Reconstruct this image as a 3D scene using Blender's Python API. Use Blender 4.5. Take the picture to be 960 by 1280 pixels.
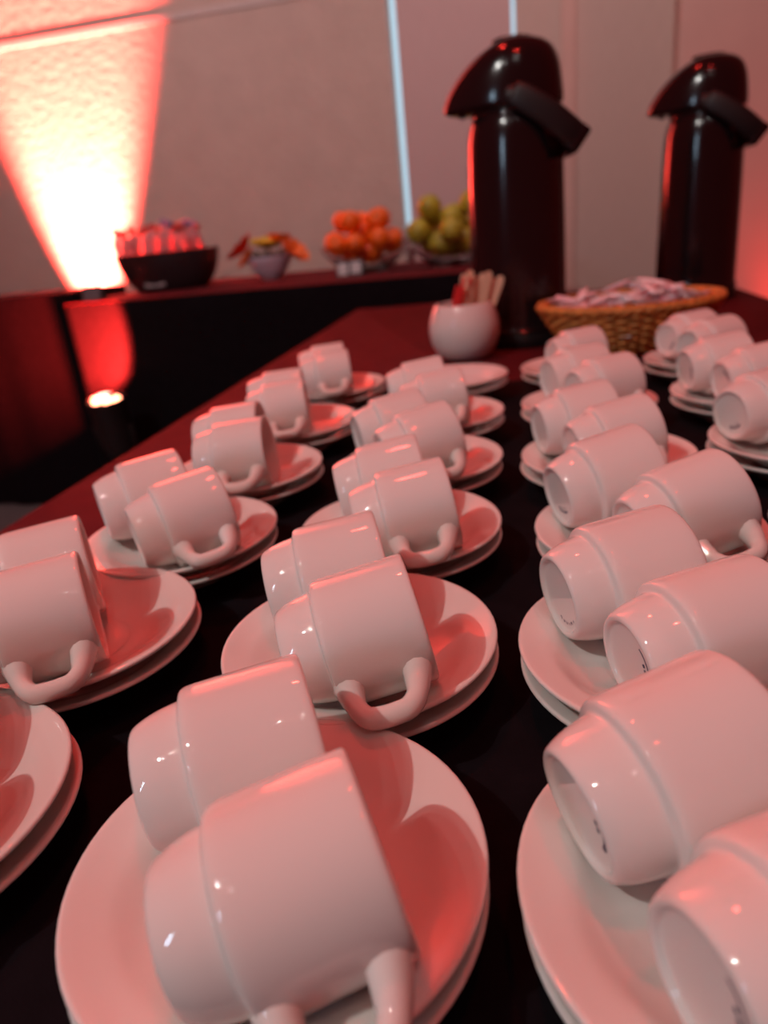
import bpy, bmesh, math, random
from mathutils import Vector, Matrix, Euler
random.seed(11)
S = bpy.context.scene
for o in list(bpy.data.objects): bpy.data.objects.remove(o)
PI = math.pi
TZ = 0.75                                   # main table top
# ------------------------------------------------------------------ camera
CAM = Vector((0, 0, TZ + 0.177))
cd = bpy.data.cameras.new('camera'); cam = bpy.data.objects.new('camera', cd)
S.collection.objects.link(cam); S.camera = cam
Rm = Matrix(((0.98110136, 0.02624504, 0.19170634), (0.16698752, 0.38567581, -0.90739701), (-0.09775117, 0.92226101, 0.37400446)))
cam.matrix_world = Matrix.Translation(CAM) @ Rm.to_4x4()
cd.sensor_fit = 'VERTICAL'; cd.sensor_height = 36.0; cd.sensor_width = 27.0
cd.lens = 880.0 / 1280.0 * 36.0
cd.clip_start = 0.01; cd.clip_end = 50
cd.dof.use_dof = True; cd.dof.focus_distance = 0.24; cd.dof.aperture_fstop = 8.2
# ------------------------------------------------------------------ world, lights, exposure
w = bpy.data.worlds.new('world'); S.world = w; w.use_nodes = True
w.node_tree.nodes['Background'].inputs[0].default_value = (1.0, 0.055, 0.05, 1)
w.node_tree.nodes['Background'].inputs[1].default_value = 0.17
S.view_settings.view_transform = 'Standard'; S.view_settings.look = 'None'
S.view_settings.exposure = 0.0; S.view_settings.gamma = 1.0; S.view_settings.use_curve_mapping = False

def lamp(name, kind, loc, aim, power, col, size=0.03, cone=60, blend=0.4, size_y=None):
    l = bpy.data.lights.new(name, kind); l.energy = power; l.color = col
    if kind == 'AREA':
        l.shape = 'RECTANGLE'; l.size = size; l.size_y = size_y or size
    else:
        l.shadow_soft_size = size
    if kind == 'SPOT':
        l.spot_size = math.radians(cone); l.spot_blend = blend
    o = bpy.data.objects.new(name, l); S.collection.objects.link(o)
    o.location = loc
    o.rotation_euler = (Vector(aim) - Vector(loc)).to_track_quat('-Z', 'Y').to_euler()
    return o

RED = (1.0, 0.035, 0.025)
KEY = (1.0, 0.97, 0.92)
# cluster of small ceiling downlights behind the photographer's left shoulder
lamp('ceiling_spot', 'SPOT', (-1.05, -0.78, 2.55), (0.05, 1.1, TZ), 48, KEY, 0.02, 120, 0.6)
for dx, dy, p in ((0.20, 0.05, 3.5), (0.10, 0.22, 3.5), (0.30, 0.27, 3.5), (-0.14, 0.16, 3.5), (0.62, -0.10, 2), (1.25, 0.22, 1.6), (1.42, 0.34, 1.6), (1.50, 0.10, 1.6)):
    lamp('ceiling_spot', 'SPOT', (-1.10 + dx, -0.85 + dy, 2.55), (0.05, 0.9, TZ), p, KEY, 0.004, 120, 0.7)
# added fill spots, unseen at ceiling height, to brighten the back wall
for x in (-1.9, -0.7, 0.5):
    lamp('wall_fill', 'SPOT', (x, 1.9, 2.9), (x, 3.1, 1.15), 36, (1.0, 0.78, 0.78), 0.15, 95, 1.0)
# red ceiling lamps above the table
lamp('red_ceiling_spot', 'SPOT', (-0.45, 1.05, 2.8), (0.0, 0.6, TZ), 38, RED, 0.06, 90, 0.8)
lamp('red_ceiling_spot', 'SPOT', (0.30, 0.05, 2.8), (0.0, 0.6, TZ), 20, RED, 0.03, 90, 0.8)
# daylight slit between the blinds behind the photographer
lamp('daylight_slit', 'AREA', (-1.5, -1.6, 1.6), (0.1, 1.1, 1.0), 5.0, (0.55, 0.78, 1.0), 0.05, size_y=0.5)

# ------------------------------------------------------------------ materials
def mat(name, col, rough=0.5, metal=0.0, spec=0.5, trans=0.0, emit=None, estr=0.0, noise=0.0, nscale=20.0,
        bump=0.0, bscale=100.0, coat=0.0, ior=1.45, stretch=None, sheen=0.0, bdist=0.002):
    m = bpy.data.materials.new(name); m.use_nodes = True
    nt = m.node_tree; b = nt.nodes['Principled BSDF']
    b.inputs['Base Color'].default_value = (*col, 1); b.inputs['Roughness'].default_value = rough
    b.inputs['Metallic'].default_value = metal; b.inputs['IOR'].default_value = ior
    b.inputs['Specular IOR Level'].default_value = spec
    b.inputs['Transmission Weight'].default_value = trans
    b.inputs['Coat Weight'].default_value = coat; b.inputs['Coat Roughness'].default_value = 0.04
    b.inputs['Sheen Weight'].default_value = sheen
    if emit: b.inputs['Emission Color'].default_value = (*emit, 1); b.inputs['Emission Strength'].default_value = estr
    tc = nt.nodes.new('ShaderNodeTexCoord'); mp = nt.nodes.new('ShaderNodeMapping')
    nt.links.new(tc.outputs['Object'], mp.inputs['Vector'])
    if stretch: mp.inputs['Scale'].default_value = stretch
    n = nt.nodes.new('ShaderNodeTexNoise'); n.inputs['Scale'].default_value = nscale; n.inputs['Detail'].default_value = 5
    nt.links.new(mp.outputs[0], n.inputs['Vector'])
    if noise > 0:
        r = nt.nodes.new('ShaderNodeValToRGB')
        r.color_ramp.elements[0].position = 0.3; r.color_ramp.elements[1].position = 0.7
        r.color_ramp.elements[0].color = (*[c * (1 - noise) for c in col], 1)
        r.color_ramp.elements[1].color = (*[min(1, c * (1 + noise)) for c in col], 1)
        nt.links.new(n.outputs['Fac'], r.inputs[0]); nt.links.new(r.outputs[0], b.inputs['Base Color'])
    if bump > 0:
        n2 = nt.nodes.new('ShaderNodeTexNoise'); n2.inputs['Scale'].default_value = bscale; n2.inputs['Detail'].default_value = 4
        nt.links.new(mp.outputs[0], n2.inputs['Vector'])
        bp = nt.nodes.new('ShaderNodeBump'); bp.inputs['Strength'].default_value = bump; bp.inputs['Distance'].default_value = bdist
        nt.links.new(n2.outputs['Fac'], bp.inputs['Height']); nt.links.new(bp.outputs[0], b.inputs['Normal'])
    return m

M = {}
M['porcelain'] = mat('porcelain', (0.80, 0.76, 0.72), 0.03, spec=0.5, noise=0.015, nscale=6)
M['ink'] = mat('ink', (0.06, 0.065, 0.11), 0.5, noise=0.1)
M['burgundy'] = mat('burgundy_cloth', (0.10, 0.012, 0.016), 0.85, spec=0.1, noise=0.12, nscale=40, bump=0.3, bscale=900, bdist=0.0005)
M['black_cloth'] = mat('black_cloth', (0.008, 0.006, 0.008), 0.9, spec=0.08, noise=0.2, nscale=60, bump=0.3, bscale=900, bdist=0.0005)
M['wall'] = mat('stucco_wall', (0.60, 0.44, 0.38), 0.9, spec=0.1, noise=0.05, nscale=9, bump=0.6, bscale=42, bdist=0.008)
M['wall_plain'] = mat('painted_wall', (0.66, 0.44, 0.38), 0.85, spec=0.1, noise=0.03, nscale=8, bump=0.2, bscale=120)
M['blind'] = mat('woven_blind', (0.60, 0.45, 0.39), 0.9, spec=0.1, noise=0.06, nscale=60, stretch=(6, 6, 0.25), bump=0.3, bscale=200)
M['blind_pink'] = mat('woven_blind_pink', (0.62, 0.43, 0.41), 0.9, spec=0.1, noise=0.05, nscale=60, stretch=(6, 6, 0.25), bump=0.3, bscale=200)
M['floor'] = mat('floor_tile', (0.16, 0.14, 0.14), 0.5, noise=0.1, nscale=5)
M['daylight'] = mat('daylight_pane', (0.1, 0.1, 0.1), 0.3, emit=(0.50, 0.72, 0.86), estr=1.0)
M['blackplastic'] = mat('black_plastic', (0.009, 0.006, 0.007), 0.16, spec=0.5, noise=0.1, coat=0.15)
M['blackmatte'] = mat('black_matte', (0.012, 0.010, 0.011), 0.45, noise=0.1)
M['wicker'] = mat('wicker', (0.62, 0.25, 0.06), 0.5, noise=0.35, nscale=90, bump=0.3, bscale=300)
M['paper'] = mat('sachet_paper', (0.92, 0.86, 0.88), 0.55, noise=0.06, nscale=120)
M['paper_print'] = mat('sachet_paper_printed', (0.86, 0.70, 0.76), 0.55, noise=0.15, nscale=160)
M['wood'] = mat('stirrer_wood', (0.72, 0.45, 0.30), 0.6, noise=0.15, nscale=60, stretch=(1, 1, 0.1))
M['red_pack'] = mat('red_packet', (0.70, 0.03, 0.03), 0.35, noise=0.1)
M['dark_pack'] = mat('dark_packet', (0.05, 0.04, 0.05), 0.4, noise=0.1)
M['orange'] = mat('orange_peel', (0.95, 0.14, 0.008), 0.4, noise=0.12, nscale=25, bump=0.3, bscale=500, bdist=0.001)
M['green'] = mat('green_fruit', (0.42, 0.36, 0.03), 0.4, noise=0.25, nscale=22, bump=0.2, bscale=300, bdist=0.001)
M['stem'] = mat('fruit_stem', (0.10, 0.09, 0.02), 0.7, noise=0.2)
M['glass'] = mat('clear_glass', (1, 1, 1), 0.02, trans=1.0, noise=0.0, ior=1.3)
M['clear'] = mat('clear_plastic', (1.0, 0.62, 0.64), 0.15, trans=0.75, ior=1.15)
M['redcap'] = mat('red_cap', (0.62, 0.06, 0.05), 0.35, noise=0.05)
M['bluecap'] = mat('blue_cap', (0.25, 0.20, 0.38), 0.35, noise=0.05)
M['bowlblack'] = mat('black_bowl', (0.030, 0.020, 0.023), 0.33, noise=0.1)
M['bowlwhite'] = mat('white_bowl', (0.66, 0.56, 0.66), 0.3, noise=0.03)
M['petal_red'] = mat('petal_red', (0.75, 0.03, 0.01), 0.6, noise=0.25, nscale=60)
M['petal_orange'] = mat('petal_orange', (0.85, 0.16, 0.02), 0.6, noise=0.2, nscale=60)
M['petal_yellow'] = mat('petal_yellow', (0.70, 0.46, 0.03), 0.6, noise=0.15, nscale=60)
M['leaf'] = mat('dark_leaf', (0.05, 0.035, 0.015), 0.6, noise=0.3, nscale=60)
M['card'] = mat('pale_print', (0.55, 0.52, 0.52), 0.4, noise=0.5, nscale=70)
M['card_dark'] = mat('dark_card', (0.03, 0.025, 0.03), 0.4, noise=0.2)
M['card_grey'] = mat('grey_card', (0.16, 0.13, 0.14), 0.4, noise=0.2)
M['led'] = mat('led_lens', (0.3, 0.05, 0.03), 0.2, emit=(1.0, 0.30, 0.16), estr=12.0)
M['trim'] = mat('wall_trim', (0.62, 0.50, 0.46), 0.8, noise=0.04, bump=0.3, bscale=60)

# ------------------------------------------------------------------ helpers
def put(o, parent=None):
    S.collection.objects.link(o)
    if parent: o.parent = parent
    return o
def mesh(name, verts, faces, m, parent=None, smooth=True):
    me = bpy.data.meshes.new(name); me.from_pydata(verts, [], faces); me.update()
    if smooth: me.polygons.foreach_set('use_smooth', [True] * len(me.polygons))
    me.materials.append(M[m] if isinstance(m, str) else m)
    return put(bpy.data.objects.new(name, me), parent)
def shared(name, me, parent=None):
    return put(bpy.data.objects.new(name, me), parent)
def tag(o, label=None, cat=None, group=None, kind=None):
    if label: o['label'] = label
    if cat: o['category'] = cat
    if group: o['group'] = group
    if kind: o['kind'] = kind
    return o
def thing(name, label, cat, loc=(0, 0, 0), rz=0, group=None):
    o = put(bpy.data.objects.new(name, None)); o.empty_display_size = 0.02
    o.location = loc; o.rotation_euler = (0, 0, rz)
    return tag(o, label, cat, group)
def lathe(prof, n=48, sx=1.0, sy=1.0):
    """revolve (r, z) points about z; closes at r = 0"""
    V, F, rings = [], [], []
    for r, z in prof:
        if r < 1e-6:
            rings.append([len(V)]); V.append((0, 0, z))
        else:
            rings.append(list(range(len(V), len(V) + n)))
            V += [(r * sx * math.cos(2 * PI * i / n), r * sy * math.sin(2 * PI * i / n), z) for i in range(n)]
    for a, b in zip(rings, rings[1:]):
        for i in range(n):
            j = (i + 1) % n
            if len(a) == 1 and len(b) == 1: continue
            if len(a) == 1: F.append((a[0], b[j], b[i]))
            elif len(b) == 1: F.append((a[i], a[j], b[0]))
            else: F.append((a[i], a[j], b[j], b[i]))
    return V, F
def smoothprof(p, k=3):
    """Catmull-Rom through profile points"""
    out = []
    for i in range(len(p) - 1):
        p0, p1, p2, p3 = p[max(0, i - 1)], p[i], p[i + 1], p[min(len(p) - 1, i + 2)]
        for s in range(k):
            t = s / k; q = []
            for c in range(len(p1)):
                q.append(0.5 * (2 * p1[c] + (p2[c] - p0[c]) * t + (2 * p0[c] - 5 * p1[c] + 4 * p2[c] - p3[c]) * t * t + (3 * p1[c] - p0[c] - 3 * p2[c] + p3[c]) * t ** 3))
            out.append(tuple(q))
    out.append(tuple(p[-1])); return out
def tube(pts, rad, n=10, closed=False, flat=1.0, ref=(0, 0, 1), caps=True):
    """sweep a circle (ellipse when flat != 1, squashed along ref) along points; rad may be a list"""
    V, F = [], []; P = [Vector(p) for p in pts]; N = len(P)
    for i, p in enumerate(P):
        a = P[(i - 1) % N] if closed or i > 0 else p; b = P[(i + 1) % N] if closed or i < N - 1 else p
        t = (b - a).normalized(); rf = Vector(ref)
        s = t.cross(rf)
        if s.length < 1e-4: s = t.cross(Vector((1, 0, 0)))
        s.normalize(); uu = s.cross(t).normalized(); r = rad[i] if isinstance(rad, (list, tuple)) else rad
        for k in range(n):
            an = 2 * PI * k / n
            V.append(tuple(p + s * math.cos(an) * r + uu * math.sin(an) * r * flat))
    for i in range(N if closed else N - 1):
        for k in range(n):
            a, b = i * n + k, i * n + (k + 1) % n; c, d = ((i + 1) % N) * n + (k + 1) % n, ((i + 1) % N) * n + k
            F.append((a, b, c, d))
    if not closed and caps:
        F.append(tuple(range(n - 1, -1, -1))); F.append(tuple(range((N - 1) * n, N * n)))
    return V, F
def box(x0, x1, y0, y1, z0, z1, bev=0.0):
    bm = bmesh.new(); bmesh.ops.create_cube(bm, size=1)
    for v in bm.verts:
        v.co = Vector(((x0 + x1) / 2 + v.co.x * (x1 - x0), (y0 + y1) / 2 + v.co.y * (y1 - y0), (z0 + z1) / 2 + v.co.z * (z1 - z0)))
    if bev: bmesh.ops.bevel(bm, geom=bm.edges[:], offset=bev, segments=3, affect='EDGES', profile=0.5)
    bm.verts.index_update()
    r = [tuple(v.co) for v in bm.verts], [tuple(v.index for v in f.verts) for f in bm.faces]
    bm.free(); return r
def join(*vf):
    V, F = [], []
    for v, f in vf:
        o = len(V); V += v; F += [tuple(i + o for i in q) for q in f]
    return V, F
def xf(vf, mtx):
    return [tuple(mtx @ Vector(v)) for v in vf[0]], vf[1]

# ------------------------------------------------------------------ the setting
WY = 3.10
tag(mesh('floor', *box(-5, 5, -3, WY + 0.1, -0.05, 0), 'floor', smooth=False), 'dark grey floor below the tables', kind='structure')
wb = tag(mesh('wall_back', *box(-5, -0.445, WY, WY + 0.12, 0, 3.2), 'wall', smooth=False), 'beige stucco wall behind the fruit table', kind='structure')
tr = tag(mesh('trim_1', *box(-5, -0.50, WY - 0.0045, WY + 0.01, 1.750, 1.774, 0.002), 'trim', smooth=False), 'narrow ledge running along the stucco wall', kind='structure')
tag(mesh('wall_window', *box(-0.445, 3.5, WY + 0.16, WY + 0.22, 0, 3.2), 'blackmatte', smooth=False), 'dark wall behind the window blinds', kind='structure')
def blind(n, x0, x1, m, label, y=WY, zb=0.25):
    f = tag(mesh('window_blind_panel', *box(x0, x1, y, y + 0.02, zb, 3.1, 0.003), m, smooth=False), label, 'blind', 'woven blinds on the back wall')
    mesh('bottom_bar', *box(x0, x1, y - 0.006, y + 0.026, zb - 0.025, zb + 0.002, 0.004), 'trim', f, smooth=False)
blind(1, -0.412, 0.010, 'blind_pink', 'pinkish window blind beside the bright slit, behind the green fruit')
blind(2, 0.024, 0.190, 'blind', 'narrow window blind behind the front thermos')
blind(3, 0.232, 0.585, 'blind', 'beige window blind between the two thermoses')
tag(mesh('window_1', *box(-0.46, 0.03, WY + 0.10, WY + 0.11, 0.90, 2.6), 'daylight', smooth=False), 'daylit window pane showing as a slit between wall and blind', kind='structure')
tag(mesh('trim_2', *box(0.186, 0.236, WY - 0.012, WY + 0.03, 0, 3.1, 0.003), 'wall_plain', smooth=False), 'upright post between two blinds', kind='structure')
tag(mesh('wall_right', *box(0.575, 4.0, WY - 0.10, WY + 0.16, 0, 3.2, 0.01), 'wall_plain', smooth=False), 'plain painted wall behind the second thermos', kind='structure')

# frame of the back table, turned a little against the room
BO = Vector((-1.437, 2.1547, 0)); BU = Vector((0.99255, -0.12184, 0)); BN = Vector((0.12184, 0.99255, 0)); BRZ = -math.radians(7.0)
def B(u, v, z=0.0): return BO + BU * u + BN * v + Vector((0, 0, z))

def cloth_table(name, x0, x1, y0, y1, ztop, m, label, cat, loc=(0, 0, 0), rz=0, seed=1, folds=0.006):
    """table under a floor-length cloth: rounded edge, softly pleated skirt"""
    root = thing(name, label, cat, loc, rz); rnd = random.Random(seed)
    def outline(off, n_long=70):
        pts = []
        for (ax, ay), (bx, by) in (((x0, y0), (x1, y0)), ((x1, y0), (x1, y1)), ((x1, y1), (x0, y1)), ((x0, y1), (x0, y0))):
            L = math.hypot(bx - ax, by - ay); n = max(4, int(L * 40)); nx, ny = (by - ay) / L, -(bx - ax) / L
            for i in range(n):
                t = i / n; s = L * t + ax * 3 + ay * 7
                d = off * (0.55 + 0.45 * math.sin(s * 26 + 1.5 * math.sin(s * 7 + seed)))
                edge = min(1.0, 6 * min(t, 1 - t) + 0.15)
                pts.append((ax + (bx - ax) * t + nx * d * edge, ay + (by - ay) * t + ny * d * edge))
        return pts
    levels = [(0.0, ztop), (0.0025, ztop - 0.001), (0.004, ztop - 0.004), (folds, ztop - 0.06), (folds * 2.5, ztop * 0.5), (folds * 4, 0.012)]
    V, F = [], []; n = None; cx, cy = (x0 + x1) / 2, (y0 + y1) / 2
    for off, z in levels:
        ring = outline(off); n = len(ring); V += [(x, y, z) for x, y in ring]
    for l in range(len(levels) - 1):
        for i in range(n):
            j = (i + 1) % n; F.append((l * n + i, l * n + n + i, l * n + n + j, l * n + j))
    top = len(V); V.append((cx, cy, ztop))
    for i in range(n): F.append((top, i, (i + 1) % n))
    c = mesh('tablecloth', V, F, m, root)
    for k, (lx, ly) in enumerate(((x0 + .05, y0 + .05), (x1 - .05, y0 + .05), (x0 + .05, y1 - .05), (x1 - .05, y1 - .05))):
        mesh('leg', *tube([(lx, ly, 0.0), (lx, ly, ztop - 0.03)], 0.018, 10), 'blackmatte', root)
    mesh('tabletop', *box(x0 + .004, x1 - .004, y0 + .004, y1 - .004, ztop - 0.03, ztop - 0.003), 'blackmatte', root, smooth=False)
    return root
cloth_table('coffee_table', -0.375, 0.425, -0.55, 1.72, TZ - 0.0016, 'burgundy', 'long table under a dark red cloth carrying cups and thermoses', 'table', seed=2)
tag(mesh('table_runner', *box(-0.205, 0.425, -0.52, 0.815, TZ - 0.0014, TZ, 0.0004), 'black_cloth', smooth=False),
    'black cloth runner under the rows of cups', 'runner')
BT = 0.792
cloth_table('fruit_table', 0, 1.50, 0, 0.78, BT, 'black_cloth', 'black draped table with fruit bowls along the wall', 'table', BO, BRZ, 5, 0.004)
tp = mesh('table_topper', *box(-0.001, 1.501, -0.001, 0.781, BT + .0001, BT + .0016, .0004), 'burgundy', smooth=False); tp.location = BO; tp.rotation_euler = (0, 0, BRZ); tag(tp, 'dark red cloth laid on top of the black fruit table', 'tablecloth')
cloth_table('side_table', -2.3, -0.12, 0.20, 0.50, 0.82, 'black_cloth', 'black draped table glowing red beside the fruit table', 'table', BO, BRZ, 8, 0.004)

# ------------------------------------------------------------------ saucers and cups
SAU = [(0.0, 0.0055), (0.012, 0.0053), (0.021, 0.0053), (0.0232, 0.0058), (0.0250, 0.0062), (0.031, 0.0074), (0.037, 0.0098), (0.0415, 0.0126), (0.0445, 0.0142), (0.049, 0.0158), (0.0530, 0.0172), (0.0546, 0.0176)]
def sau_top(r):
    if r >= SAU[-1][0]: return SAU[-1][1] if r < 0.0556 else -1.0
    for (a, za), (b, zb) in zip(SAU, SAU[1:]):
        if a <= r <= b: return za + (zb - za) * (r - a) / (b - a)
sp = smoothprof(SAU, 2) + [(0.0553, 0.01735), (0.0556, 0.0166), (0.0552, 0.0158), (0.0535, 0.0148), (0.046, 0.0112), (0.039, 0.0068), (0.033, 0.0042), (0.0285, 0.0034), (0.0278, 0.0010), (0.0270, 0.0), (0.0258, 0.0004), (0.0250, 0.0024), (0.012, 0.0028), (0.0, 0.0028)]
sv, sf = lathe(sp[::-1], 72)
SME = bpy.data.meshes.new('saucer'); SME.from_pydata(sv, [], sf); SME.update()
SME.polygons.foreach_set('use_smooth', [True] * len(SME.polygons)); SME.materials.append(M['porcelain'])
STK = 0.0082
K = 0.895
CUP = [(0.0, 0.0020), (0.010, 0.0020), (0.0146, 0.0018), (0.0158, 0.0013), (0.0164, 0.0004), (0.0174, 0.0), (0.0186, 0.0004), (0.0197, 0.0022), (0.0211, 0.0060), (0.0220, 0.0098), (0.0225, 0.0130), (0.0228, 0.0150), (0.0232, 0.0160), (0.0248, 0.0166), (0.0259, 0.0172), (0.0265, 0.0186), (0.0268, 0.0220), (0.0268, 0.034), (0.0268, 0.046), (0.0267, 0.0535), (0.0264, 0.0553), (0.0257, 0.0560), (0.0250, 0.0555), (0.0247, 0.0535), (0.0245, 0.045), (0.0243, 0.025), (0.0232, 0.018), (0.0205, 0.012), (0.016, 0.0084), (0.009, 0.0074), (0.0, 0.0072)]
CUP = [(r * K, z * K) for r, z in CUP]; CMID = 0.029 * K
cv, cf = lathe(smoothprof(CUP, 2), 64)
CME = bpy.data.meshes.new('cup_body'); CME.from_pydata(cv, [], cf); CME.update()
CME.polygons.foreach_set('use_smooth', [True] * len(CME.polygons)); CME.materials.append(M['porcelain'])
hp = smoothprof([(0.0245, 0, 0.0215), (0.0300, 0, 0.0220), (0.0360, 0, 0.0232), (0.0405, 0, 0.0262), (0.0418, 0, 0.0310), (0.0420, 0, 0.0365), (0.0412, 0, 0.0415), (0.0375, 0, 0.0452), (0.0320, 0, 0.0470), (0.0245, 0, 0.0485)], 4)
hp = [tuple(c * K for c in p) for p in hp]
hr = []
for i in range(len(hp)):
    t = abs(2 * i / (len(hp) - 1) - 1); hr.append(0.0036 + 0.0020 * max(0, t - 0.62) / 0.38)
hv, hf = tube(hp, hr, 12, flat=1.15, ref=(0, 1, 0))
HME = bpy.data.meshes.new('cup_handle'); HME.from_pydata(hv, [], hf); HME.update()
HME.polygons.foreach_set('use_smooth', [True] * len(HME.polygons)); HME.materials.append(M['porcelain'])
# printed maker's marks on the foot: thin ink shapes lying on the recessed base (seen from -z)
def ink_mesh(name, strokes):
    parts = []
    for pts, r in strokes:
        parts.append(tube([(x, y, 0.0020 * K - 0.00005) for x, y in pts], r, 6, flat=0.12))
    v, f = join(*parts)
    me = bpy.data.meshes.new(name); me.from_pydata(v, [], f); me.update(); me.materials.append(M['ink']); return me
def arc(r, a0, a1, n=9, cx=0, cy=0):
    return [(cx + r * math.cos(math.radians(a0 + (a1 - a0) * i / n)), cy + r * math.sin(math.radians(a0 + (a1 - a0) * i / n))) for i in range(n + 1)]
MARK_ARC = ink_mesh('maker_mark_arc', [(arc(0.0098, -42, 42), 0.00040), (arc(0.0098, 30, 44, 3), 0.0008), (arc(0.0076, -12, -3, 2), 0.0007), (arc(0.0076, 3, 13, 2), 0.0007)])
MARK_FACE = ink_mesh('maker_mark_curve', [(arc(0.0092, -26, 26), 0.0006), ([(0.0066, -0.0022), (0.0074, -0.0014)], 0.0005), ([(0.0066, 0.0008), (0.0074, 0.0012)], 0.0005), (arc(0.0012, 0, 300, 6, 0.0080, 0.0046), 0.0004)])
def glyphs():
    st = []
    def at(a, pts, r=0.00040):
        c, s = math.cos(math.radians(a)), math.sin(math.radians(a)); R0 = 0.0118
        st.append(([((R0 + y) * c - x * s, (R0 + y) * s + x * c) for x, y in pts], r))
    h = 0.0010
    at(-38, [(0, -h), (0, 0)]); at(-38, [(0, 0), (-0.0006, h)]); at(-38, [(0, 0), (0.0006, h)])
    at(-23, [(0.0008 * math.cos(k * PI / 4), h * math.sin(k * PI / 4)) for k in range(9)])
    at(-11, [(0, -h), (0, h)])
    at(1, [(-0.0006, -h), (-0.0006, h), (0.0006, -h), (0.0006, h)])
    at(13, [(-0.0003, -h), (-0.0003, h)]); at(13, [(0.0004, -h), (0.0004, h)])
    at(27, [(0.0007 * math.cos(PI / 4 + k * PI / 4), h * math.sin(PI / 4 + k * PI / 4)) for k in range(7)])
    return st
MARK_LETTERS = ink_mesh('maker_mark_letters', glyphs())

def cup_frame(psi, tau, roll):
    a = Vector((math.cos(psi) * math.cos(tau), math.sin(psi) * math.cos(tau), math.sin(tau)))
    s = Vector((math.sin(psi), -math.cos(psi), 0))
    up = s.cross(a) * 1.0
    if up.z < 0: up = -up
    x = s * math.cos(roll) + up * math.sin(roll)
    y = a.cross(x)
    return Matrix((x, y, a)).transposed()
def settle(psi, side, off, shift, td):
    """height at which a lying cup, tilted by td degrees, touches its saucer"""
    base = Vector((math.sin(psi), -math.cos(psi), 0)) * off * side
    R = cup_frame(psi, math.radians(td), 0); z = -1
    for p in cv[::3]:
        q = R @ (Vector(p) - Vector((0, 0, CMID + shift))) + base
        z = max(z, sau_top(math.hypot(q.x, q.y)) - q.z)
    return z
CACHE = {}
def place_cup(cx, cy, z0, psi_deg, side, label, group, mark=None, markrot=0.0, off=0.0242, shift=0.0055, back=False, td=5):
    key = (psi_deg, side, off, shift, back, td)
    if key not in CACHE:
        psi = math.radians(psi_deg); z = settle(psi, side, off, shift, td); tau = math.radians(td)
        base = Vector((math.sin(psi), -math.cos(psi), 0)) * off * side
        pick = None
        for rd in range(-60 if side > 0 else -48, 30, 2):                       # lower the handle until it touches the saucer
            roll = math.radians(rd) if not back else math.radians(180 - rd)
            R = cup_frame(psi, tau, roll); ok = True
            for p in hv[::3]:
                q = R @ (Vector(p) - Vector((0, 0, CMID + shift))) + base + Vector((0, 0, z))
                if q.z < sau_top(math.hypot(q.x, q.y)): ok = False; break
            if ok: pick = R; break
        CACHE[key] = (pick or R, roll, base + Vector((0, 0, z + 0.0002)))
    R, roll, off3 = CACHE[key]
    root = thing('coffee_cup', label, 'cup', group=group)
    org = Vector((cx, cy, z0)) + off3 - R @ Vector((0, 0, CMID + shift))
    root.matrix_world = Matrix.Translation(org) @ R.to_4x4()
    shared('body', CME, root); shared('handle', HME, root)
    if mark:
        mk = shared('maker_mark', mark, root); mk.rotation_euler = (0, 0, roll - math.radians(markrot)); tag(mk, 'small dark printed mark on the foot')
    return root

ORD = ['first', 'second', 'third', 'fourth', 'fifth', 'sixth']
ROWS = {
 'B': dict(x=-0.195, ys=[0.734, 0.588, 0.462, 0.347, 0.246, 0.138], desc='pile from the fruit table in the row beside dark red margin'),
 'A': dict(x=-0.066, ys=[0.744, 0.592, 0.468, 0.352, 0.238, 0.130], desc='pile of the row starting at the white pot'),
 'C': dict(x=0.057, ys=[0.757, 0.605, 0.462, 0.342, 0.236, 0.131], desc='pile of the row starting at the wicker basket'),
 'D': dict(x=0.181, ys=[0.760, 0.617, 0.480, 0.356], desc='pile of the outer row starting below the second thermos'),
}
MARKS = {('C', 5, 0): (MARK_ARC, 18), ('C', 5, 1): (MARK_ARC, 25), ('C', 4, 0): (MARK_LETTERS, -75), ('C', 4, 1): (MARK_ARC, 20), ('C', 3, 0): (MARK_FACE, -78),
         ('C', 3, 1): (MARK_FACE, 60), ('D', 2, 0): (MARK_FACE, -62), ('C', 2, 1): (MARK_FACE, 40), ('D', 1, 1): (MARK_FACE, 60), ('D', 0, 0): (MARK_FACE, -30), ('D', 1, 0): (MARK_FACE, 0)}
DX = {('B', 5): -.003, ('B', 4): -.006, ('B', 3): .001, ('C', 5): -.005, ('C', 4): -.004, ('C', 3): .005, ('A', 5): 0, ('A', 4): 0}
# how each pair lies: heading, then (slide along the saucer, mouth lift) of the rear and the front cup
POSE = {('A', 5): (26, (.006, 4), (.000, 10)), ('A', 4): (18, (.008, 6), (.002, 10)), ('A', 3): (14, (.006, 8), (-.002, 8)), ('A', 2): (26, (.014, 6), (.010, 8)), ('A', 1): (14, (.014, 6), (.006, 6)),
        ('B', 5): (34, (.010, 2), (.010, 2)), ('B', 4): (34, (.010, 2), (.012, 2)), ('B', 3): (38, (.012, 4), (.002, 6)), ('B', 2): (10, (.012, 4), (.000, 4)), ('B', 1): (14, (.014, 2), (.010, 4)), ('B', 0): (16, (.008, 2), (.006, 2)),
        ('C', 5): (26, (.008, 10), (.010, 2)), ('C', 4): (22, (.008, 6), (.006, 6)), ('C', 3): (22, (.012, 10), (-.002, 12)), ('C', 2): (18, (.012, 6), (.008, 8)), ('C', 1): (26, (-.002, 2), (.002, 2)), ('C', 0): (26, (.002, 2), (0, 2)),
        ('D', 0): (30, (-.002, 2), (.014, 2)), ('D', 1): (14, (.012, 6), (.006, 6)), ('D', 2): (26, (.010, 4), (.006, 4)), ('D', 3): (26, (.006, 4), (.004, 4))}
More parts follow.
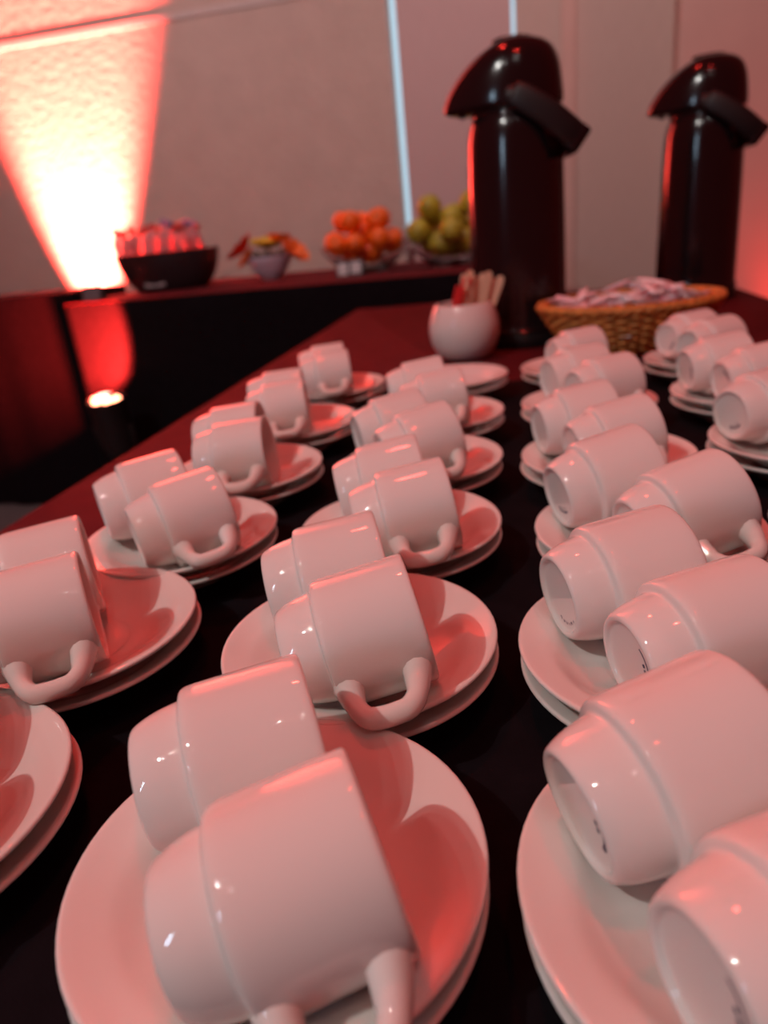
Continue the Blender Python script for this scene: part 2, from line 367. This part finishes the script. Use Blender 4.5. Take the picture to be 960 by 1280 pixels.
for rk, rw in ROWS.items():
    for i, y in enumerate(rw['ys']):
        x = rw['x'] + DX.get((rk, i), random.uniform(-0.0015, 0.0015))
        where = f"{ORD[i]} {rw['desc']}"
        lo = shared('saucer', SME); lo.location = (x + random.uniform(-.001, .001), y + random.uniform(-.001, .001), TZ)
        tag(lo, f"lower white saucer, {where}", 'saucer', 'stacked saucers')
        up = shared('saucer', SME); up.location = (x, y, TZ + STK)
        tag(up, f"upper white saucer, {where}", 'saucer', 'stacked saucers')
        if rk == 'A' and i == 0:
            tag(up, 'empty white saucer in front of the white pot, topmost of its pile'); tag(lo, 'white saucer under the empty saucer in front of the white pot')
            continue
        for k, side in enumerate((-1, 1)):
            if rk == 'C' and i == 0 and side == 1: continue
            mk, mr = MARKS.get((rk, i, k), (None, 0))
            lab = ('handle-out white cup, ' if side > 0 else 'handle-hidden white cup, ') + where
            if rk == 'C' and i == 0: lab = 'single white coffee cup lying on the saucer pile closest to the basket'
            ps, sd = POSE[(rk, i)][0], POSE[(rk, i)][1 + k]; lone = rk == 'C' and i == 0
            place_cup(x, y, TZ + STK, ps, 1 if lone else side, lab, 'coffee cups lying in pairs', mk, mr, shift=sd[0], td=sd[1], off=.004 if lone else .0242, back=(rk == 'D' and i == 2 and k == 0))

# ------------------------------------------------------------------ thermoses
def thermos(x, y, rz, label):
    t = thing('pump_thermos', label, 'thermos', (x, y, TZ), rz, 'pump thermoses')
    R = 0.0665
    mesh('base', *lathe([(0, 0), (R + .001, 0), (R + .003, .002), (R + .003, .018), (R + .001, .021), (R - .002, .022), (0, .022)], 56), 'blackmatte', t)
    mesh('body', *lathe(smoothprof([(0, .021), (R, .021), (R + .001, .03), (R + .0005, .10), (R - .001, .20), (R - .003, .262), (R - .0065, .286), (R - .011, .297), (R - .013, .301), (0, .301)], 3), 64), 'blackplastic', t)
    mesh('collar', *lathe([(0, .300), (.0555, .300), (.0575, .302), (.0575, .312), (.055, .314), (0, .314)], 48), 'blackmatte', t)
    # pump head: beak towards -x, dome towards +x
    lv = [(.304, .062, .056, .082), (.306, .064, .0585, .0895), (.309, .0645, .059, .0925), (.318, .0645, .0590, .0910), (.329, .0635, .0582, .0855), (.341, .0620, .0568, .0770), (.353, .0595, .0545, .0660), (.364, .0555, .0505, .0530), (.373, .0490, .0440, .0390), (.3795, .0390, .0345, .0260), (.3830, .0250, .0220, .0140), (.3840, .010, .009, .004)]
    lv = smoothprof(lv, 2); n = 56; V, F = [], []
    for z, xb, yb, xf_ in lv:
        for i in range(n):
            a = 2 * PI * i / n; c, s = math.cos(a), math.sin(a)
            if c >= 0: px, py = xb * c, yb * s
            else:
                e = abs(c); taper = 1 - 0.30 * e ** 1.5 * min(1, max(0, (xf_ - 0.045) / 0.05))
                px, py = -xf_ * e ** 0.92, yb * s * taper
            V.append((px, py, z))
    for l in range(len(lv) - 1):
        for i in range(n):
            j = (i + 1) % n; F.append((l * n + i, l * n + j, l * n + n + j, l * n + n + i))
    F.append(tuple(range(n - 1, -1, -1))); F.append(tuple(range((len(lv) - 1) * n, len(lv) * n)))
    hd = mesh('pump_head', V, F, 'blackplastic', t)
    mesh('spout', *tube([(-.069, 0, .310), (-.069, 0, .303), (-.0695, 0, .3005)], [.006, .006, .005], 12), 'blackmatte', hd)
    mesh('push_button', *lathe([(0, .3835), (.018, .3822), (.019, .3835), (.017, .3855), (0, .386)], 32, 1.4, 1.0), 'blackplastic', hd)
    # carrying bail, lowered to the back
    for s in (-1, 1):
        pts = [(-.006, s * .0645, .316), (.014, s * .0675, .304), (.040, s * .0680, .286), (.062, s * .0640, .268), (.076, s * .0560, .257)]
        mesh('handle_arm', *tube(smoothprof(pts, 3), [.013, .015] + [.016] * 10 + [.015], 14, flat=0.26, ref=(0, 1, 0)), 'blackmatte', t)
        mesh('pivot', *xf(lathe([(0, 0), (.012, 0), (.013, .002), (.012, .006), (0, .0065)], 24), Matrix.Translation((-.004, s * .056, .312)) @ Matrix.Rotation(-s * PI / 2, 4, 'X')), 'blackmatte', t)
    mesh('grip', *xf(box(-.017, .017, -.062, .062, -.0075, .0075, .004), Matrix.Translation((.0765, 0, .2560)) @ Matrix.Rotation(math.radians(-52), 4, 'Y')), 'blackplastic', t)
    return t
thermos(0.004, 1.088, math.radians(4), 'glossy black pump thermos standing right behind the white pot')
thermos(0.322, 1.430, math.radians(-6), 'glossy black pump thermos standing behind the wicker basket, away from the pot')

# ------------------------------------------------------------------ white pot with sticks
PX, PY = -0.070, 0.985
mesh_pot = mesh('stirrer_pot', *lathe(smoothprof([(0, .006), (.022, .006), (.024, .001), (.028, 0), (.034, .003), (.043, .016), (.0475, .033), (.0470, .048), (.0425, .063), (.0385, .071), (.0370, .0725), (.0352, .071), (.0385, .060), (.0425, .046), (.0425, .032), (.037, .016), (.025, .010), (0, .009)], 3), 56), 'porcelain')
mesh_pot.location = (PX, PY, TZ); tag(mesh_pot, 'round white porcelain pot holding stirrers and red packets', 'pot')
def stick(name, x, y, L, wd, th, tx, ty, rz, m, label, cat, group, tip=True):
    V, F = [], []
    prof = [(0, .75), (.03, 1), (.90, 1), (.96, .9), (.99, .6), (1.0, .25)] if tip else [(0, 1), (.5, .92), (.93, 1), (1.0, 1)]
    for t, s in prof:
        for sx, sy in ((-1, -1), (1, -1), (1, 1), (-1, 1)): V.append((sx * wd / 2 * s, sy * th / 2, t * L))
    for l in range(len(prof) - 1):
        for k in range(4): F.append((l * 4 + k, l * 4 + (k + 1) % 4, l * 4 + 4 + (k + 1) % 4, l * 4 + 4 + k))
    F.append((3, 2, 1, 0)); F.append(tuple(range(len(V) - 4, len(V))))
    o = mesh(name, V, F, m, smooth=False); o.location = (PX + x, PY + y, TZ + .0145); o.rotation_euler = Euler((tx, ty, rz), 'XYZ')
    return tag(o, label, cat, group)
for k in range(7):
    stick('stirrer', -.002 + .003 * k, -.010 + .006 * (k % 4), .095 + .005 * math.sin(k * 2.1), .011, .0016, -.05 + .04 * (k % 3), .06 + .055 * k, .3 * (k % 3) - .2, 'wood',
          'pale wooden stirrer standing in the white pot', 'stirrer', 'wooden stirrers in the pot')
for k in range(3):
    stick('sugar_stick', (-.026, -.020, -.012)[k], (-.018, -.008, 0.0)[k], (.084, .094, .092)[k], .012, .0045, 0, (.30, .30, .24)[k], .1, 'red_pack' if k < 2 else 'dark_pack',
          ['short red stick packet leaning in the white pot', 'taller red stick packet leaning in the white pot', 'dark stick packet between red packets and stirrers in the white pot'][k], 'packet', 'stick packets in the pot', tip=False)

# ------------------------------------------------------------------ wicker basket with sachets
KX, KY, KRZ = 0.140, 0.962, math.radians(8)
bk = thing('wicker_basket', 'oval woven wicker basket full of white sachets', 'basket', (KX, KY, TZ), KRZ)
def kprof(t): return 0.62 + 0.38 * t ** 0.8          # relative size, bottom to rim
KA, KB, KH = 0.110, 0.088, 0.054
NST = 44
mesh('bottom', *lathe([(0, .001), (.60, .001), (.63, .003), (.60, .006), (0, .006)], 48, KA, KB), 'wicker', bk)
for i in range(NST):
    a = 2 * PI * i / NST
    pts = [(KA * kprof(t) * math.cos(a), KB * kprof(t) * math.sin(a), .004 + KH * t) for t in (0, .2, .4, .6, .8, 1.0)]
    mesh('stake', *tube(pts, .0019, 5), 'wicker', bk)
NR = 12
for r in range(NR):
    t = (r + .5) / NR; n = NST * 4; pts = []
    for i in range(n):
        a = 2 * PI * i / n; d = .0026 * math.cos(NST / 2 * a + (PI if r % 2 else 0))
        pts.append(((KA * kprof(t) + d) * math.cos(a), (KB * kprof(t) + d) * math.sin(a), .004 + KH * t))
    mesh('weave_strand', *tube(pts, .0027, 6, closed=True), 'wicker', bk)
for s in range(3):
    pts = []
    for i in range(120):
        a = 2 * PI * i / 120; ph = a * 20 + s * 2 * PI / 3
        pts.append(((KA + .003 * math.cos(ph)) * math.cos(a), (KB + .003 * math.cos(ph)) * math.sin(a), .004 + KH + .0025 + .003 * math.sin(ph)))
    mesh('rim_braid', *tube(pts, .0036, 6, closed=True), 'wicker', bk)
def sachet_mesh(name, L, W, H, m):
    V, F = [], []; nx, ny = 5, 3
    for side in (1, -1):
        for i in range(nx):
            for j in range(ny):
                u, v = i / (nx - 1) * 2 - 1, j / (ny - 1) * 2 - 1
                V.append((u * L / 2, v * W / 2, side * H / 2 * (1 - u ** 4) * (1 - v ** 4 * .95) + 0.0002 * side))
    o = nx * ny
    for i in range(nx - 1):
        for j in range(ny - 1):
            a = i * ny + j; F.append((a, a + ny, a + ny + 1, a + 1)); F.append((o + a, o + a + 1, o + a + ny + 1, o + a + ny))
    ring = [i * ny for i in range(nx)] + [(nx - 1) * ny + j for j in range(1, ny)] + [i * ny + ny - 1 for i in range(nx - 2, -1, -1)] + [j for j in range(ny - 2, 0, -1)]
    for a, b in zip(ring, ring[1:] + ring[:1]): F.append((a, o + a, o + b, b))
    me = bpy.data.meshes.new(name); me.from_pydata(V, [], F); me.update(); me.polygons.foreach_set('use_smooth', [True] * len(me.polygons))
    me.materials.append(M[m]); return me
SAC = [sachet_mesh('sachet_plain', .046, .013, .005, 'paper'), sachet_mesh('sachet_printed', .046, .013, .005, 'paper_print'), sachet_mesh('sachet_flat', .044, .030, .005, 'paper')]
rnd = random.Random(4); kz = Matrix.Rotation(KRZ, 3, 'Z')
for i in range(140):
    lay = i / 139.0
    rr = math.sqrt(rnd.random()) * (0.62 + .18 * lay); a = rnd.random() * 2 * PI
    p = kz @ Vector((KA * rr * math.cos(a), KB * rr * math.sin(a), 0))
    z = .018 + lay * (.066 * (1 - .50 * rr ** 2)) + rnd.uniform(-.002, .002)
    z = max(z, .014)
    k = 0 if rnd.random() < .62 else (1 if rnd.random() < .7 else 2)
    o = shared('sugar_sachet', SAC[k]); o.location = (KX + p.x, KY + p.y, TZ + z)
    tl = .38 if lay > .6 else .22
    o.rotation_euler = (rnd.uniform(-tl, tl), rnd.uniform(-tl, tl), rnd.random() * 2 * PI)
    tag(o, ['small white sugar sachet heaped in the wicker basket', 'sugar sachet with pinkish print heaped in the wicker basket', 'flat square white sachet heaped in the wicker basket'][k], 'sachet', 'sachets in the wicker basket')

# ------------------------------------------------------------------ fruit table: bowls and their contents
def on_table(u, v): p = B(u, v, BT + .0018); return (p.x, p.y, p.z)
def bowl_prof(R, H, foot, th=.004):
    return smoothprof([(0, .004), (foot * .8, .003), (foot, 0), (foot * 1.1, .002), (R * .72, H * .35), (R * .93, H * .75), (R, H), (R - th * .5, H + th * .4), (R - th, H), (R * .90, H * .74), (R * .68, H * .37), (foot * .9, .010), (0, .009)], 3)
# black oval bowl of clear bottles
bl = thing('serving_bowl', 'black oval bowl packed with small clear bottles', 'bowl', on_table(.185, .36), BRZ)
mesh('bowl', *lathe(smoothprof([(0, .004), (.105, .003), (.120, 0), (.135, .004), (.166, .040), (.185, .085), (.193, .122), (.194, .126), (.190, .127), (.188, .122), (.180, .085), (.160, .042), (.130, .012), (0, .009)], 3), 56, 1.0, .72), 'bowlblack', bl)
lab = mesh('name_plate', *box(-.040, .040, -.112, -.106, .018, .036, .002), 'card', bl, smooth=False); tag(lab, 'small pale printed strip')
BOT = lathe(smoothprof([(0, .002), (.020, 0), (.0225, .003), (.0228, .02), (.0222, .045), (.0228, .070), (.021, .082), (.013, .094), (.0085, .100), (.0085, .110), (0, .111)], 2), 20)
CAP = lathe([(0, .104), (.0105, .104), (.0108, .106), (.0108, .120), (.0098, .122), (0, .1222)], 16)
def mk_me(name, vf, m):
    me = bpy.data.meshes.new(name); me.from_pydata(vf[0], [], vf[1]); me.update(); me.polygons.foreach_set('use_smooth', [True] * len(me.polygons)); me.materials.append(M[m]); return me
BME, CMR, CMB = mk_me('bottle_body', BOT, 'clear'), mk_me('cap_red', CAP, 'redcap'), mk_me('cap_blue', CAP, 'bluecap')
rnd = random.Random(9); bz = Matrix.Rotation(BRZ, 3, 'Z'); c0 = Vector(on_table(.185, .36))
spots = [(-.128, -.048), (-.072, -.080), (-.012, -.090), (.048, -.085), (.104, -.062), (.140, -.012), (-.138, .012), (-.080, -.022), (-.022, -.032), (.036, -.028), (.090, -.004), (-.100, .062), (-.046, .034), (.012, .028), (.066, .050), (-.040, .092), (.020, .090)]
for i, (sx, sy) in enumerate(spots):
    red = i not in (3, 5, 9, 14)
    r = thing('small_bottle', f"small clear bottle with {'red' if red else 'bluish'} cap in the black oval bowl", 'bottle', group='small bottles in the black bowl')
    p = c0 + bz @ Vector((sx * 1.06, sy * 1.06, .074 + rnd.uniform(.0, .024) + .10 * max(0, abs(sx) - .10))); r.location = p
    r.scale = (1.12,) * 3; r.rotation_euler = (-sy * 2.6 + rnd.uniform(-.06, .06), sx * 2.8 + rnd.uniform(-.06, .06), rnd.random() * 6)
    shared('bottle', BME, r); shared('cap', CMR if red else CMB, r)
# white bowl of flowers
wbp = on_table(.540, .44)
o = mesh('flower_bowl', *lathe(bowl_prof(.078, .075, .030), 48), 'bowlwhite'); o.location = wbp; tag(o, 'small white bowl holding red, orange and yellow flowers', 'bowl')
def flower(x, y, z, R, m, tilt, label):
    f = thing('cut_flower', label, 'flower', (wbp[0] + x, wbp[1] + y, wbp[2] + z), 0, 'flowers in the white bowl'); f.rotation_euler = tilt
    for ring, (n, rr, lift) in enumerate(((9, 1.0, .15), (7, .68, .55), (5, .40, .95))):
        for k in range(n):
            a = 2 * PI * (k + ring * .4) / n; L = R * rr; V = []; Fq = []
            for t, wd, up in ((0, .10, 0), (.35, .34, .05), (.7, .40, .20), (1.0, .12, .34)):
                for sd in (-1, 0, 1):
                    x_, y_, z_ = t * L, sd * wd * L, (up + lift * t * .6 + (.08 if sd else 0)) * L
                    V.append((x_ * math.cos(a) - y_ * math.sin(a), x_ * math.sin(a) + y_ * math.cos(a), z_))
            for l in range(3):
                for s2 in range(2): q = l * 3 + s2; Fq.append((q, q + 3, q + 4, q + 1))
            mesh('petal', V, Fq, m, f)
    mesh('flower_stem', *tube([(0, 0, 0.002), (0, 0, -.035)], .003, 6), 'leaf', f)
flower(-.085, -.01, .098, .060, 'petal_red', (.1, -.7, 0), 'deep red flower leaning out over the white bowl rim')
flower(-.062, -.03, .070, .046, 'petal_orange', (.4, -.8, 0), 'small orange-red bloom drooping below the deep red flower')
flower(.088, -.01, .075, .056, 'petal_orange', (.3, .8, 0), 'bright orange-red flower hanging over the white bowl rim toward the oranges')
flower(.000, .005, .100, .066, 'petal_yellow', (.15, .05, 0), 'broad yellow flower on top of the white bowl')
flower(.038, .02, .120, .046, 'petal_orange', (0, .2, 1), 'upright orange flower behind the yellow one')
for k in range(12):
    a = k * .55; V, F = tube([(.02 * math.cos(a), .02 * math.sin(a), .045), (.055 * math.cos(a), .055 * math.sin(a), .083), (.080 * math.cos(a), .080 * math.sin(a), .090 + .012 * math.sin(k))], [.004, .014, .003], 6, flat=.25)
    lf = mesh('loose_leaf', V, F, 'leaf'); lf.location = wbp; tag(lf, 'dark leaf tucked among the flowers of the white bowl', 'leaf', 'leaves in the white bowl')
# glass bowls of fruit
def fruit_bowl(u, v, R, H, label, fname, flabel, fcat, group, m, fr, layers, seed, squash):
    c = Vector(on_table(u, v)); g = mesh('glass_bowl', *lathe(bowl_prof(R, H, R * .42, .004), 48), 'glass'); g.location = c; tag(g, label, 'bowl')
    V, F = lathe([(fr * math.sin(PI * i / 16), -fr * squash * math.cos(PI * i / 16)) for i in range(17)], 24)
    V = [(x, y, z - (.14 * fr * math.exp(-((x * x + y * y) / (fr * fr * .06))) if z > 0 else 0)) for x, y, z in V]
    fme = mk_me(fname + '_body', (V, F), m); sme = mk_me(fname + '_stem', tube([(0, 0, fr * squash * .80), (.001, 0, fr * squash * 1.02)], [.0035, .0025], 7), 'stem')
    rn = random.Random(seed); P = [Vector((rn.uniform(-.06, .06), rn.uniform(-.06, .06), .06 + .018 * k)) for k in range(layers)]
    rad = fr * 1.02
    for it in range(700):                                  # let the fruit settle into a heap
        g = .0012 if it < 520 else .0002
        for p in P: p.z -= g; p.x *= 1 - .004; p.y *= 1 - .004
        for i in range(layers):
            for j in range(i):
                d = P[i] - P[j]; L = d.length or 1e-6
                if L < 2 * rad: c2 = d * ((2 * rad - L) / L * .5); P[i] += c2; P[j] -= c2
        for p in P:
            r = math.hypot(p.x, p.y); rb = min(r, R)
            zb = .010 + (H - .01) * (rb / R) ** 2; n = Vector((-2 * (H - .01) * p.x / R ** 2, -2 * (H - .01) * p.y / R ** 2, 1)).normalized()
            dd = (p.z - zb) * n.z - rad
            if dd < 0: p -= n * dd
    for p in P:
        t = thing(fname, flabel, fcat, c + p, 0, group)
        t.rotation_euler = (rn.uniform(-1.2, 1.2), rn.uniform(-1.2, 1.2), rn.random() * 6); sc = rn.uniform(.93, 1.0); t.scale = (sc,) * 3
        shared('fruit', fme, t); shared('stem', sme, t)
fruit_bowl(.905, .42, .150, .085, 'clear glass bowl heaped with oranges', 'orange_fruit', 'bright orange fruit heaped in the glass bowl', 'orange', 'oranges in the glass bowl', 'orange', .038,
           17, 3, .93)
fruit_bowl(1.205, .40, .150, .085, 'clear glass bowl heaped with green-yellow fruit', 'green_fruit', 'round green-yellow fruit heaped in the glass bowl', 'fruit', 'green fruit in the glass bowl', 'green', .040,
           15, 6, 1.0)
def tent_card(u, v, W, H, m, label, strip):
    p = on_table(u, v); t = thing('tent_card', label, 'card', p, BRZ, 'small cards on the fruit table')
    pan = [(-W / 2, -.016, 0), (W / 2, -.016, 0), (W / 2, 0, H), (-W / 2, 0, H), (W / 2, .016, 0), (-W / 2, .016, 0)]
    th = .0015
    V = pan + [(x, y - th if i < 4 else y + th, z + (th if 2 <= i <= 3 else 0)) for i, (x, y, z) in enumerate(pan)]
    F = [(0, 3, 2, 1), (6, 7, 8, 9), (3, 5, 4, 2), (9, 8, 10, 11), (0, 1, 7, 6), (4, 5, 11, 10), (1, 2, 8, 7), (0, 6, 9, 3), (2, 4, 10, 8), (3, 9, 11, 5)]
    mesh('panel', V, F, m, t, smooth=False)
    for (a, b, c, d) in strip:
        zz = lambda z: -.016 + .016 * z / H - .0022
        V = [(a, zz(c), c), (b, zz(c), c), (b, zz(d), d), (a, zz(d), d)]
        V += [(x, y - .0006, z) for x, y, z in V]
        mesh('print', V, [(0, 3, 2, 1), (4, 5, 6, 7), (0, 1, 5, 4), (1, 2, 6, 5), (2, 3, 7, 6), (3, 0, 4, 7)], 'card', t, smooth=False)
tent_card(-.02 + .04, .13, .070, .045, 'card_grey', 'small dark card standing beside the black oval bowl', [])
tent_card(.915, .22, .085, .048, 'card_dark', 'small black card with pale print in front of the oranges', [(-.038, -.006, .006, .040), (.004, .038, .010, .042)])

# ------------------------------------------------------------------ red LED uplights
def uplight(loc, aim, label, power, cone, blend, beam=None, col=RED, radius=.02):
    t = thing('led_uplight', label, 'lamp', (loc.x, loc.y, 0), 0, 'red stage lamps')
    d = (Vector(aim) - loc).normalized(); q = d.to_track_quat('Z', 'Y').to_matrix().to_4x4(); T = Matrix.Translation(Vector((0, 0, loc.z))) @ q
    hs = mesh('housing', *xf(lathe(smoothprof([(0, -.17), (.030, -.17), (.045, -.155), (.052, -.12), (.055, -.03), (.057, .0), (.057, .014), (.052, .014), (.050, .002), (0, .002)], 2), 32), T), 'blackmatte', t)
    for k in range(3):
        a = 0; r = .033 * (k - 1)
        mesh('led_lens', *xf(lathe([(0, .002), (.0135, .002), (.0135, .010), (.010, .017), (.004, .020), (0, .0205)], 16), T @ Matrix.Translation((r * math.cos(a), r * math.sin(a), 0))), 'led', hs)
    mesh('yoke', *tube([(-.062, 0, loc.z - .07), (-.064, 0, .10), (-.05, 0, .05), (.05, 0, .05), (.064, 0, .10), (.062, 0, loc.z - .07)], .006, 8), 'blackmatte', t)
    mesh('stand', *tube([(0, 0, .012), (0, 0, .05)], .014, 12), 'blackmatte', t)
    mesh('foot_plate', *lathe([(0, 0), (.09, 0), (.092, .003), (.09, .012), (0, .014)], 32), 'blackmatte', t)
    l = lamp('led_light', 'SPOT', loc + d * .03, Vector(beam or aim), power, col, radius, cone, blend)
    return t
RW = (1.0, 0.062, 0.046)
uplight(Vector((-1.93, 2.88, .20)), (-1.80, 3.10, 1.80), 'red lamp on the floor by the stucco wall, shining up it', 12000, 36, .8, col=RW)
uplight(B(.237, -.20, .515), B(.250, -.26, .95), 'red lamp with glowing lenses standing by the fruit table corner', 420, 100, .15, beam=B(-.24, .05, .80))
uplight(Vector((1.18, 2.80, .20)), (1.06, 3.0, .75), 'red lamp on the floor by the painted wall', 26, 75, .9)
